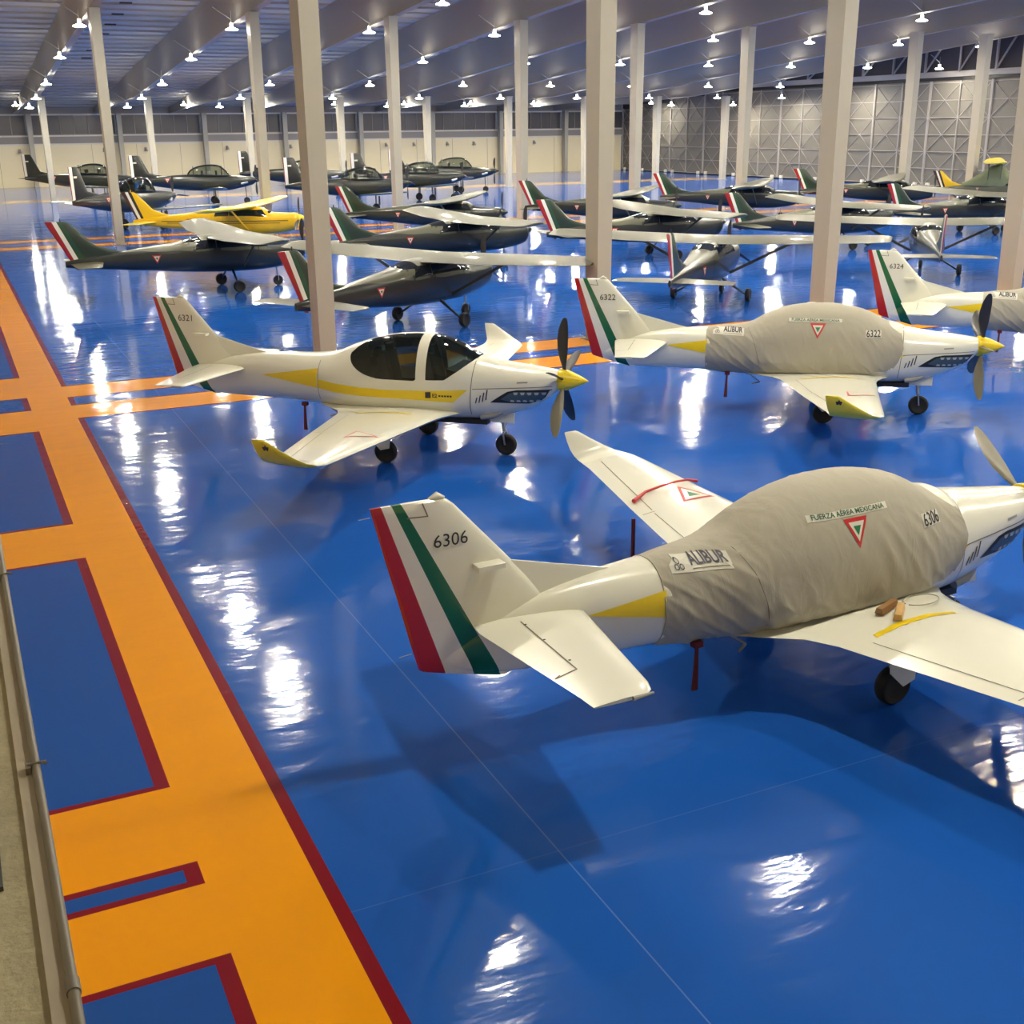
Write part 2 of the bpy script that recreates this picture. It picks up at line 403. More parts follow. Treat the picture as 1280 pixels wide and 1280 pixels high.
# right side: hangar doors with braced frames, header and truss band
wr = MB().box((XR + .15, YF, 0), (XR + .4, YB, 17)).build('wall_right', darkp, kind='structure')
MB().box((XR - .12, YF, 9.0), (XR + .12, YB, 9.45)).build('door_header', doorf, wr)
MB().box((XR - .02, YF, 8.75), (XR + .1, YB, 8.98)).build('header_slot', black, wr)
nd = 0
y = 40.0; st = 3.4
while y < 131:
    nd += 1; y1 = min(y + 2 * st, 132.6)
    hgt = min(8.7, ceil_z((y + y1) / 2) - .7)
    d = MB().box((XR + .03, y + .04, .15), (XR + .1, y1 - .04, hgt)).build('door_%d' % nd, doorp, kind='structure')
    for k in range(3):
        yy = y + .06 + (y1 - y - .12) * k / 2
        MB().box((XR - .10, yy - .05, .12), (XR + .02, yy + .05, hgt)).build('stile', doorf, d)
    for k in range(7):
        z = .15 + 1.4 * k
        if z < hgt - .1: MB().box((XR - .06, y + .1, z - .03), (XR + .02, y1 - .1, z + .03)).build('rail', doorf, d)
    for k in range(2):
        ya, yb_ = y + .06 + (y1 - y - .12) * k / 2, y + .06 + (y1 - y - .12) * (k + 1) / 2
        for q in range(3):
            z0, z1 = .15 + 2.8 * q, min(.15 + 2.8 * (q + 1), hgt)
            if z1 - z0 < .8: continue
            MB().bar((XR - .03, ya, z0), (XR - .03, yb_, z1), .045, .04).build('brace', doorf, d)
            MB().bar((XR - .035, ya, z1), (XR - .035, yb_, z0), .045, .04).build('brace', doorf, d)
    for k in (0, 1):
        MB().box((XR - .25, y + .6 + k * (y1 - y - 1.5), .04), (XR, y + .9 + k * (y1 - y - 1.5), .34)).build('roller_housing', ledgem, d)
    y = y1
yy = 66.0
while yy < 108:       # open web above the header
    zt = ceil_z(yy) - .1
    if zt - 9.6 > .3:
        MB().bar((XR - .1, yy, 9.4), (XR - .1, yy, zt), .16).build('truss_post', doorf, wr)
        z2 = max(9.7, ceil_z(yy - 3) - .1)
        MB().bar((XR - .1, yy, 9.4), (XR - .1, yy - 2.6, ceil_z(yy - 2.6) - .1), .12).build('truss_diagonal', doorf, wr)
    yy += 3.9
# mezzanine parapet under the camera
conc = mat('rough concrete', srgb(190, 180, 146), .85, var=(14, .22), bump=(30, .5, .02))
plast = mat('smooth cement edge', srgb(196, 184, 160), .7, var=(5, .08))
condm = mat('painted conduit', srgb(128, 120, 104), .45, var=(9, .12))
pr = MB().box((-.55, -1, 0), (-.032, 12, 3.935)).build('wall_parapet', conc, kind='structure')
MB().box((-.034, -1, 3.80), (.002, 12, 3.948)).build('parapet_edge', plast, pr)
MB().box((-2.6, -2, 3.5), (-.55, 12, 3.7)).build('mezzanine_slab', conc, pr)
cd_ = empty('conduit', (0, 0, 3.955), label='long grey metal conduit clipped along the concrete parapet edge', cat='pipe')
MB().tube([(.012, -1, 0), (.012, 3.5, .001), (.014, 7.5, 0), (.013, 12, 0)], .0115, 14).build('tube', condm, cd_, smooth=40)
MB().tube([(.012, 2.05, 0), (.012, 2.09, 0)], .0145, 14).build('coupling', condm, cd_, smooth=40)
for i, y in enumerate((2.99, 4.52, 1.42)):
    c = MB().box((-.014, y - .02, -.012), (-.002, y + .02, .012)).bar((-.008, y, .012), (.034, y, .012), .006).bar((.03, y - .008, .012), (.04, y - .008, .012), .006).build('clip', condm, cd_)
    MB().tube([(.026, y, .012), (.038, y, .012)], .0035, 8).build('screw', steel, c, smooth=40)
st_ = empty('rail_post', (-.14, 2.55, 3.935), label='dark grey steel post foot standing on the concrete parapet', cat='post')
MB().box((-.045, -.06, 0), (.045, .55, .012)).build('base_plate', mat('dark steel', srgb(84, 86, 78), .5), st_)
MB().box((-.03, .1, .012), (.03, .5, .03)).build('post_stub', MATS['dark steel'], st_)

# ------------------------------------------------------------------ columns
def column_mesh(h):
    m = MB()
    def sec(z, ax, ay): return [(-ax, -ay, z), (ax, -ay, z), (ax, ay, z), (-ax, ay, z)]
    v, f = loft([sec(0, .2, .31), sec(h, .25, .4)]); m.add(v, f); return m
def column(x, y, h, label, group):
    o = empty('steel_column', (x, y, 0), label=label, cat='column', group=group)
    column_mesh(h).build('shaft', cream, o)
    MB().box((-.3, -.42, 0), (.3, .42, .03)).build('base_plate', grey, o)
    m = MB()
    for sx in (-1, 1):
        for sy in (-1, 1): m.add(*loft([[(sx * .25 + .025 * cos(a), sy * .37 + .025 * sin(a), z) for a in [k * pi / 4 for k in range(8)]] for z in (.02, .07)]))
    m.build('anchor_bolts', steel, o)
    MB().box((-.28, -.46, h - .05), (.28, .46, h)).build('cap_plate', cream, o)
ORD = ['leftmost', 'second', 'third', 'fourth', 'fifth', 'sixth', 'seventh', 'eighth', 'ninth', 'tenth']
def nm(i, n): return 'leftmost' if i == 0 else ('rightmost' if i == n - 1 else ORD[i] + ' from the left')
fr = ['between the uncovered white trainer and the green high-wing plane', 'rising behind the tail of white trainer 6322', 'rising behind the covered canopy of white trainer 6322', 'at the right picture edge behind white trainer 6324']
for i in range(4):
    x = 7.95 + 7.62 * i; column(x, 27.45, beam_z(27.45), 'wide cream steel column of the nearest row, ' + fr[i], 'nearest row of columns')
for i in range(9):
    x = 7.95 + 7.3 * i + .02 * i * i; x = [7.95, 15.6, 23.0, 30.7, 38.3, 46.2, 53, 59.7, 65.9][i]
    column(x, 63.2, beam_z(63.2), 'cream steel column of the middle row, ' + nm(i, 9), 'middle row of columns')
for i in range(9):
    x = 8.25 + 8.08 * i
    column(x, 103, beam_z(103), 'slim cream steel column of the far row, ' + nm(i, 9), 'far row of columns')
for i in range(8):
    x = WX[1] + 8.72 * i
    column(x, YB - .6, beam_z(YB - .6), 'cream steel column standing against the back wall, ' + nm(i, 8), 'columns against the back wall')

# ------------------------------------------------------------------ lamps
lens = mat('lamp lens', (1, 1, 1, 1), .4, emit=((1.0, .92, .73), LAMP))
shell = mat('lamp housing', srgb(210, 210, 206), .4, emit=((1.0, .95, .84), 30.0))   # translucent reflector glows
lamp = empty('high_bay_lamp', (0, 0, 0), label='round white high-bay lamp hanging lit under the roof', cat='ceiling lamp', group='high-bay lamps under the roof')
MB().lathe_z((0, 0, 0), [(.02, .34), (.07, .34), (.08, .15), (.12, .12), (.33, .03), (.33, 0), (.30, 0), (.29, .02)], 24).build('housing', shell, lamp, smooth=40)
MB().lathe_z((0, 0, -.0), [(.29, .02), (.295, .0), (.2, -.02), (.01, -.025)], 24).build('lens', lens, lamp)
MB().tube([(0, 0, .34), (0, 0, .95)], .012, 6).build('hanger', grey, lamp)
MB().bar((0, 0, .5), (-.9, .15, 1.1), .03).build('stay', grey, lamp)
LY = [(7, 12.2), (20.1, 12.0), (35, 12.0), (41.5, 12.0), (48.5, 11.6), (56.5, 11.1), (66, 10.45), (77.5, 9.55), (88.5, 8.45), (98, 7.75), (106, 7.25), (122, 7.72)]  # nearest row unseen, added for light; last row added to brighten the back wall
first = True
for y, z in LY:
    for k in range(10):
        x = 7.55 + 7.6 * k + (.5 if y < 60 else 0)
        if y == 20.1: x = 8.9 + 8.05 * k
        if x > 77: continue
        if y in (41.5, 56.5) and k % 2: continue
        if first: o = lamp; first = False
        else: o = copy_tree(lamp)
        o.location = (x, y, z)

# ------------------------------------------------------------------ wheels
def wheel(parent, c, r, w=.13, name='wheel', m=None):
    h = w / 2
    t = MB().disc_y(c, [(-h * .75, r * .62), (-h, r * .75), (-h * .95, r * .9), (-h * .5, r), (h * .5, r), (h * .95, r * .9), (h, r * .75), (h * .75, r * .62)], 28).build(name, rubber, parent, smooth=50)
    MB().disc_y(c, [(-h * .5, .03), (-h * .6, r * .2), (-h * .45, r * .3), (-h * .72, r * .6), (h * .72, r * .6), (h * .45, r * .3), (h * .6, r * .2), (h * .5, .03)], 20).build('hub', m or grey, t, smooth=50)
    return t
def tri(x, z, w, h, y=-1.5): return [at(x - w / 2, z + h / 2, y), at(x + w / 2, z + h / 2, y), at(x, z - h / 2, y)]
def roundel(parent, x, z, w, bvh, off=.006, name='roundel', tilt=0):
    r_ = decal(name, [tri(x, z, w, w * .95)], bvh, (0, 1, 0), red, parent, off=off)
    decal('roundel_white', [tri(x, z + w * .045, w * .66, w * .62)], bvh, (0, 1, 0), patch, r_, off=off + .003)
    decal('roundel_green', [tri(x, z + w * .08, w * .32, w * .3)], bvh, (0, 1, 0), green, r_, off=off + .006)
def blade(a, cx, cz, r0, r1, chord, mi, parent, mats, feather=1.0, sweep=.04):
    """one propeller blade on the radius at angle a in the y-z plane"""
    er = Vector((0, cos(a), sin(a))); et = Vector((0, -sin(a), cos(a))); ex = Vector((1, 0, 0)); rings = []
    for i, (t, c, th) in enumerate([(0, .32, .5), (.08, .36, .36), (.2, .62, .2), (.4, .95, .12), (.6, 1.0, .09), (.8, .85, .07), (.93, .58, .06), (1, .25, .05)]):
        tw = (1 - feather) * R(50) + R(14) * (1 - t)
        cdir = ex * cos(tw) + et * sin(tw); nd = er.cross(cdir)
        p = Vector((cx, 0, cz)) + er * (r0 + (r1 - r0) * t) - cdir * sweep * sin(pi * t) ; C = chord * c; T = chord * .32 * th
        rings.append([p + cdir * C / 2 * cos(q) + nd * T * sin(q) for q in [k * pi / 5 for k in range(10)]])
    v, f = loft(rings); mk('blade', v, f, mats, parent, 40)

# ------------------------------------------------------------------ white low-wing trainers
FUS = [(-4.05, 1.12, 1.02, 1.07, .02), (-3.6, 1.34, .87, 1.08, .08), (-3.2, 1.49, .81, 1.14, .15), (-2.6, 1.60, .80, 1.2, .25), (-1.9, 1.65, .79, 1.2, .36), (-1.3, 1.67, .76, 1.2, .46),
       (-.85, 1.73, .73, 1.17, .54), (-.5, 1.87, .70, 1.13, .575), (0, 2.02, .68, 1.1, .60), (.5, 2.10, .67, 1.1, .61), (1.0, 2.10, .66, 1.1, .60), (1.4, 2.01, .65, 1.12, .575),
       (1.75, 1.83, .66, 1.14, .54), (1.95, 1.745, .67, 1.17, .50), (2.4, 1.67, .76, 1.25, .43), (2.8, 1.62, .90, 1.30, .36), (3.1, 1.585, 1.08, 1.36, .27), (3.27, 1.56, 1.24, 1.40, .19)]
COV = [(-1.89, 1.665, .77, 1.2, .37), (-1.6, 1.685, .75, 1.2, .42), (-1.3, 1.71, .73, 1.19, .475), (-1.0, 1.79, .71, 1.17, .55), (-.75, 1.93, .69, 1.15, .59), (-.45, 2.06, .67, 1.12, .62), (0, 2.15, .66, 1.1, .645),
       (.47, 2.165, .65, 1.1, .655), (.85, 2.12, .65, 1.1, .65), (1.2, 2.02, .65, 1.11, .63), (1.5, 1.88, .66, 1.13, .595), (1.72, 1.80, .67, 1.15, .56), (1.8, 1.77, .67, 1.15, .55)]
def bez(tab, x):
    return [interp([(t[0], t[i]) for t in tab], x) for i in range(1, 5)]

def canopy_field(x, y, z):
    if z < 1.2: return -1
    if z < 1.76:
        r = .3 * (1 - ((x - .25) / .69) ** 2 - ((z - 1.76) / .39) ** 2) if x < .25 else z - 1.37
    else: r = x - interp([(1.76, -.44), (1.88, -.32), (1.98, -.14), (2.04, .06), (2.09, .3), (2.4, .5)], z)
    r = min(r, .85 - x, (abs(y) - .05) if x < .9 else 1)
    w = min(x - 1.03, z - interp([(1.02, 1.39), (1.36, 1.40), (1.6, 1.56), (1.93, 1.80), (2.1, 2.0)], x))
    return max(r, w)
def trainer_shared(covered):
    """body mesh of the trainer; the covered ones carry a slightly lower canopy under the cloth"""
    root = empty('trainer_aircraft', (0, 0, 0))
    rows = catmull(FUS, 14); N = 72
    if covered: rows = [[r[0], r[1] - .11 * max(0, min(1, (r[0] + 1.2) / .5, (1.78 - r[0]) / .3)), r[2], r[3], r[4] - .02 * (1 if -1.5 < r[0] < 1.6 else 0)] for r in rows]
    rings = [ring(r[0], r[1], r[2], r[3], max(r[4], .01), 2.25, N) for r in rows]
    v, f = loft(rings); gm = []
    if not covered: gm, f = clip_faces(v, f, canopy_field)
    return root, v, f, gm, f
def finish_trainer(root, bvh, number, phase, covered):
    # wing
    def sec(y, le, te, z, t): return foil((le, y, z), (te, y, z), t, (0, -.05, 1))
    wing_s = [(.30, 1.72, -1.15, .80, .10), (.55, 1.52, -.86, .805, .15), (.80, 1.41, -.55, .815, .2), (1.1, 1.36, -.41, .83, .19), (3.0, 1.26, -.04, .945, .15), (4.55, 1.19, .28, 1.045, .11), (4.80, 1.17, .31, 1.06, .095)]
    tips = [((4.93, 1.08), (1.10, .31), .08, (-.25, 1)), ((5.02, 1.12), (.98, .30), .065, (-.6, 1)), ((5.075, 1.2), (.83, .27), .055, (-1, .5)), ((5.11, 1.31), (.64, .24), .045, (-1, .2)), ((5.14, 1.435), (.44, .215), .04, (-1, .2)), ((5.142, 1.45), (.40, .225), .015, (-1, .2))]
    for s in (-1, 1):
        rg = [foil((le, s * y, z), (te, s * y, z), t / (le - te) * (le - te) , (0, 0, 1)) for y, le, te, z, t in wing_s]
        v, f = loft(rg); w = mk('wing', v, f, white, root, 35)
        wb_ = bvh_of([w])
        rg = [foil((le, s * y, z), (te, s * y, z), t, (0, s * nn[0], nn[1])) for (y, z), (le, te), t, nn in [((4.80, 1.06), (1.17, .31), .095, (-.05, 1))] + tips]
        v, f = loft(rg); n = len(rg[0]); mi = []
        for i in range(len(rg) - 1):
            for k in range(n): mi.append(1 if k >= 12 and i > 0 else 0)
        mi += [0, 1]
        wl = mk('winglet', v, f, [white, olive_y], w, 40, mi)
        # emblem on outer face
        em = bvh_of([wl]); pts = []
        for k in range(10):
            a = pi / 2 + k * pi / 5; q = .055 if k % 2 == 0 else .026; pts.append((.43 + q * cos(a), s * 6.0, 1.34 + q * sin(a)))
        decal('emblem', [pts], em, (0, -s, 0), ink, wl, off=.004)
        # hinge lines, roundel and walkway stripe on top
        dn = (0, 0, -1)
        def strip(p, q, wd): 
            d = (Vector(q) - Vector(p)).normalized(); nn = Vector((-d.y, d.x, 0)) * wd / 2
            return [tuple(Vector(p) + nn), tuple(Vector(q) + nn), tuple(Vector(q) - nn), tuple(Vector(p) - nn)]
        ln = [strip((-.13, s * 1.25, 3), (.12, s * 2.75, 3), .012), strip((.15, s * 2.85, 3), (.55, s * 4.7, 3), .014), strip((-.02, s * 2.8, 3), (.16, s * 2.8, 3), .012)]
        decal('hinge_line', ln, wb_, dn, seam, w, off=.003)
        c = (.98, s * 3.0); P = [(c[0] - .28, c[1] - .25 * s), (c[0] - .28, c[1] + .25 * s), (c[0] + .22, c[1])]
        tri_o = [(a, b, 3) for a, b in P]
        ctr = Vector((sum(p[0] for p in P) / 3, sum(p[1] for p in P) / 3, 3))
        if s > 0:
            tri_o = [tuple(ctr + Matrix.Rotation(R(90), 3, 'Z') @ (Vector(p) - ctr)) for p in tri_o]
            sc = lambda k: [tuple(ctr + (Vector(p) - ctr) * k) for p in tri_o]
            rd = decal('wing_roundel', [tri_o], wb_, dn, red, w, off=.005)
            decal('roundel_white', [sc(.74)], wb_, dn, white, rd, off=.007)
            decal('roundel_green', [sc(.34)], wb_, dn, green, rd, off=.009)
        else:
            sc = lambda k: [tuple(ctr + (Vector(p) - ctr) * k) for p in tri_o]
            rd = decal('wing_roundel', [tri_o], wb_, dn, red, w, off=.005)
            decal('roundel_white', [sc(.8)], wb_, dn, white, rd, off=.007)
        arc = [(-.56, 1.24), (-.02, 1.13), (.33, 1.07), (.73, 1.08), (1.0, 1.16)]; arc2 = [(1.0, 1.22), (.73, 1.16), (.33, 1.15), (-.02, 1.2), (-.4, 1.27)]
        if s < 0:
            decal('walkway_stripe', [[(a, s * b, 3) for a, b in arc + arc2][1:-1]], wb_, dn, yel, w, off=.004)
        # pitot / vane in red sleeve
    # tailplane
    for s in (-1, 1):
        rg = [foil((le, s * y, z), (te, s * y, z), t, (0, 0, 1)) for y, le, te, z, t in [(.02, -2.66, -3.72, 1.345, .09), (.2, -2.68, -3.74, 1.34, .09), (1.62, -2.94, -3.56, 1.315, .055), (1.74, -2.99, -3.555, 1.313, .05), (1.79, -3.06, -3.55, 1.312, .03)]]
        v, f = loft(rg); t = mk('tailplane', v, f, white, root, 35); tb = bvh_of([t])
        L = [[(-3.33, s * .2, 3), (-3.35, s * 1.2, 3), (-3.363, s * 1.2, 3), (-3.343, s * .2, 3)], [(-3.35, s * 1.2, 3), (-3.66, s * 1.26, 3), (-3.66, s * 1.273, 3), (-3.35, s * 1.213, 3)]]
        decal('hinge_line', L, tb, (0, 0, -1), seam, t, off=.003)
        for yy in (.28, .62, 1.05): decal('hinge_bolt', [[(-3.33 + .014 * cos(k * pi / 3), s * yy + .014 * sin(k * pi / 3), 3) for k in range(6)]], tb, (0, 0, -1), black, t, off=.005)
        MB().tube([(-3.0, s * 1.79, 1.31), (-3.2, s * 1.80, 1.31)], [.012, .02], 8).build('position_light', grey, t, smooth=40)
    # fin and rudder
    F = [(.80, -3.38, -3.45, .02), (.87, -3.2, -3.72, .05), (.94, -3.1, -3.99, .07), (1.0, -3.0, -4.20, .08), (1.03, -3.0, -4.24, .09), (1.3, -2.9, -4.31, .10), (1.45, -2.92, -4.345, .11), (1.81, -3.24, -4.43, .10), (2.1, -3.50, -4.505, .09), (2.5, -3.86, -4.60, .075), (2.56, -3.93, -4.615, .06), (2.575, -4.0, -4.62, .03)]
    MB().add([(-3.34, -.035, 1.45), (-3.34, .035, 1.45), (-3.34, .012, 1.90), (-3.34, -.012, 1.90), (-2.1, -.012, 1.5), (-2.1, .012, 1.5), (-2.1, .003, 1.575), (-2.1, -.003, 1.575)], [(0, 3, 2, 1), (4, 5, 6, 7), (0, 1, 5, 4), (1, 2, 6, 5), (2, 3, 7, 6), (3, 0, 4, 7)]).build('dorsal_fin', white, root)
    rg = [foil((le, 0, z), (te, 0, z), t, (0, 1, 0), closed_te=.008) for z, le, te, t in F]
    v, f = loft(rg); fin = mk('tail_fin', v, f, finm, root, 35); fb = bvh_of([fin])
    text_decal('tail_number', number, .165, (-3.92, -1.5, 2.2), fb, ink, fin, off=.006, tilt=0)
    decal('hinge_line', [[at(-4.30, 2.46), at(-4.12, 2.45), at(-4.12, 2.44), at(-4.31, 2.448)], [at(-4.12, 2.45), at(-4.16, 2.56), at(-4.172, 2.56), at(-4.132, 2.45)]], fb, (0, 1, 0), seam, fin, off=.004)
    MB().tube([(-4.1, 0, 2.575), (-4.02, 0, 2.60), (-3.95, 0, 2.575)], [.012, .035, .012], 8).build('tail_beacon', white, fin, smooth=50)
    MB().box((-3.72, -.17, 1.90), (-3.46, -.045, 1.945)).build('blade_antenna', white, fin)
    MB().tube([(-4.62, 0, 2.5), (-4.72, 0, 2.495)], .004, 5).build('static_wick', grey, fin)
    MB().tube([(-4.3, 0, 1.2), (-4.42, 0, 1.19)], .004, 5).build('static_wick', grey, fin)
    # gear
    for s in (-1, 1):
        g = MB().tube([(.38, s * 1.02, .80), (.40, s * 1.02, .45), (.43, s * 1.0, .22)], [.04, .035, .03], 10).build('main_gear_leg', grey, root, smooth=40)
        wheel(g, (.43, s * 1.02, .2), .2, .14)
        MB().add([(.22, s * 1.13, .80), (.60, s * 1.13, .80), (.56, s * 1.16, .30), (.40, s * 1.17, .26), (.24, s * 1.15, .42), (.22, s * 1.15, .80), (.60, s * 1.15, .80), (.56, s * 1.18, .30), (.40, s * 1.19, .26), (.24, s * 1.17, .42)],
                 [(0, 1, 2, 3, 4), (9, 8, 7, 6, 5)] + [(i, i + 5, (i + 1) % 5 + 5, (i + 1) % 5) for i in range(5)]).build('gear_door', white, g)
    g = MB().tube([(2.22, 0, .80), (2.27, 0, .42)], .035, 10).bar((2.27, -.09, .42), (2.3, -.09, .2), .025).bar((2.27, .09, .42), (2.3, .09, .2), .025).bar((2.27, -.09, .42), (2.27, .09, .42), .03).tube([(2.24, 0, .5), (2.4, 0, .62), (2.22, 0, .7)], .012, 6).build('nose_gear_leg', steel, root)
    wheel(g, (2.3, 0, .19), .19, .12)
    MB().box((2.05, -.16, .62), (2.5, -.14, .80)).build('gear_door', white, g)
    # propeller
    SPN = [(3.27, .19), (3.30, .195), (3.36, .185), (3.48, .15), (3.62, .09), (3.74, .03), (3.78, .004)]
    rg = [[(x, r * cos(2 * pi * k / 28), 1.40 + r * sin(2 * pi * k / 28)) for k in range(28)] for x, r in catmull(SPN, 3)]
    v, f = loft(rg); sp = mk('spinner', v, f, yel, root, 40)
    for k in range(5): 
        a = phase + k * 2 * pi / 5
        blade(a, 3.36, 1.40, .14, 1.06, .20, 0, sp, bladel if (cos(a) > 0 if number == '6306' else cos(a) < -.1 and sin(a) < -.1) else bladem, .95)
    # side markings
    dy = (0, 1, 0)
    decal('yellow_flash', [[at(-2.68 if covered else -2.29, 1.30 if covered else 1.27), at(-1.87 if covered else -1.07, 1.43 if covered else 1.47), at(-1.87 if covered else -1.08, 1.17 if covered else 1.13)]], bvh, dy, yel, root, maxlen=.1)
    if covered:
        decal('yellow_flash', [[at(1.45, 1.03), at(1.70, 1.24), at(1.93, 1.26), at(1.72, 1.19), at(1.62, 1.02)]], bvh, dy, yel, root, maxlen=.1)
    else:
        decal('yellow_flash', [[at(-1.05, 1.29), at(-.7, 1.24), at(-.2, 1.20), at(.3, 1.19), at(.3, 1.05), at(-.2, 1.05), at(-.7, 1.08), at(-1.05, 1.13)], [at(.3, 1.19), at(1.0, 1.21), at(1.78, 1.25), at(1.52, 1.02), at(1.0, 1.04), at(.3, 1.05)]], bvh, dy, yel, root, maxlen=.1)
        sg = decal('number_plate', [[at(1.03, 1.19), at(1.13, 1.195), at(1.13, 1.09), at(1.03, 1.085)]], bvh, dy, ink, root, off=.009)
        text_decal('type_lettering', 'E2', .09, (1.20, -1.5, 1.13), bvh, ink, root, off=.01, bold=.003)
        decal('small_lettering', [[at(1.27 + .05 * k, 1.145), at(1.305 + .05 * k, 1.145), at(1.305 + .05 * k, 1.115), at(1.27 + .05 * k, 1.115)] for k in range(5)], bvh, dy, ink, root, off=.009)
    decal('cowl_seam', [[at(1.86, 1.75), at(1.872, 1.75), at(1.812, .80), at(1.80, .80)]], bvh, dy, seam, root, off=.004)
    decal('cowl_line', [[at(1.86, 1.27), at(2.7, 1.31), at(3.2, 1.33), at(3.2, 1.32), at(2.7, 1.298), at(1.86, 1.258)]], bvh, dy, seam, root, off=.004)
    decal('aft_seam', [[at(-1.06, 1.6), at(-1.05, 1.6), at(-1.05, .9), at(-1.06, .9)]], bvh, dy, seam, root, off=.004)
    for k, (x, z0, z1) in enumerate(((1.92, 1.02, 1.12), (1.98, 1.03, 1.16), (2.04, 1.05, 1.21), (2.10, 1.08, 1.26))):
        decal('gill_slot', [[at(x - .02, z0), at(x, z0), at(x + .03, z1), at(x + .01, z1)]], bvh, dy, ink, root, off=.006)
    mouth = [at(2.16, 1.04), at(2.32, 1.15), at(2.46, 1.235), at(2.62, 1.265), at(3.20, 1.275), at(3.12, 1.17), at(3.0, 1.07), at(2.8, 1.02), at(2.55, 1.03)]
    mo = decal('shark_mouth', [mouth], bvh, dy, black, root, off=.006)
    decal('mouth_inside', [[at(2.34, 1.10), at(2.5, 1.21), at(2.66, 1.235), at(3.12, 1.235), at(3.05, 1.13), at(2.95, 1.07), at(2.75, 1.045), at(2.5, 1.055)]], bvh, dy, mat('slate blue paint', srgb(66, 84, 98), .4), mo, off=.009)
    teeth = []
    for k in range(5):
        x = 2.56 + k * .115; teeth.append([at(x, 1.225), at(x + .08, 1.228), at(x + .065, 1.185), at(x + .02, 1.182)])
        x = 2.50 + k * .105; teeth.append([at(x, 1.060), at(x + .075, 1.055), at(x + .06, 1.092), at(x + .015, 1.095)])
    decal('shark_tooth', teeth, bvh, dy, mat('tooth paint', srgb(170, 178, 176), .4), mo, off=.013, kind='stuff')
    decal('intake_lip', [[at(3.0, 1.03), at(3.04, 1.03), at(3.20, 1.26), at(3.16, 1.265)]], bvh, dy, white, mo, off=.016)
    decal('exhaust_mark', [[at(2.62, 1.40), at(2.80, 1.41), at(2.80, 1.385), at(2.62, 1.375)]], bvh, dy, grey, root)
    MB().box((1.0, -.30, .60), (2.05, .30, .685)).build('belly_scoop', black, root)
    MB().tube([(2.3, -.25, .84), (2.15, -.31, .77), (1.95, -.33, .74)], [.06, .055, .05], 12).build('exhaust_stack', grey, root, smooth=40)
    MB().bar((-1.0, -.2, .74), (-.8, -.22, .60), .02).bar((-.8, -.22, .6), (-.95, -.3, .58), .02).build('boarding_step', grey, root)
    # sleeves with streamers
    pn = MB().box((-1.50, -.32, .74), (-1.40, -.24, .80)).add([(-1.47, -.30, .76), (-1.44, -.30, .76), (-1.44, -.28, .76), (-1.47, -.28, .76), (-1.50, -.30, .28), (-1.43, -.30, .28), (-1.43, -.285, .28), (-1.50, -.285, .28)],
        [(0, 3, 2, 1), (4, 5, 6, 7), (0, 1, 5, 4), (1, 2, 6, 5), (2, 3, 7, 6), (3, 0, 4, 7)]).build('red_streamer', redt, root)
    MB().box((-.14, 2.84, .36), (-.10, 2.87, .9)).build('red_streamer', redt, root)
    p = MB().tube([(1.25, 2.6, .88), (1.55, 2.6, .84)], .014, 8).build('pitot_tube', grey, root)
    MB().box((1.5, 2.585, .55), (1.54, 2.615, .86)).build('red_streamer', redt, p)

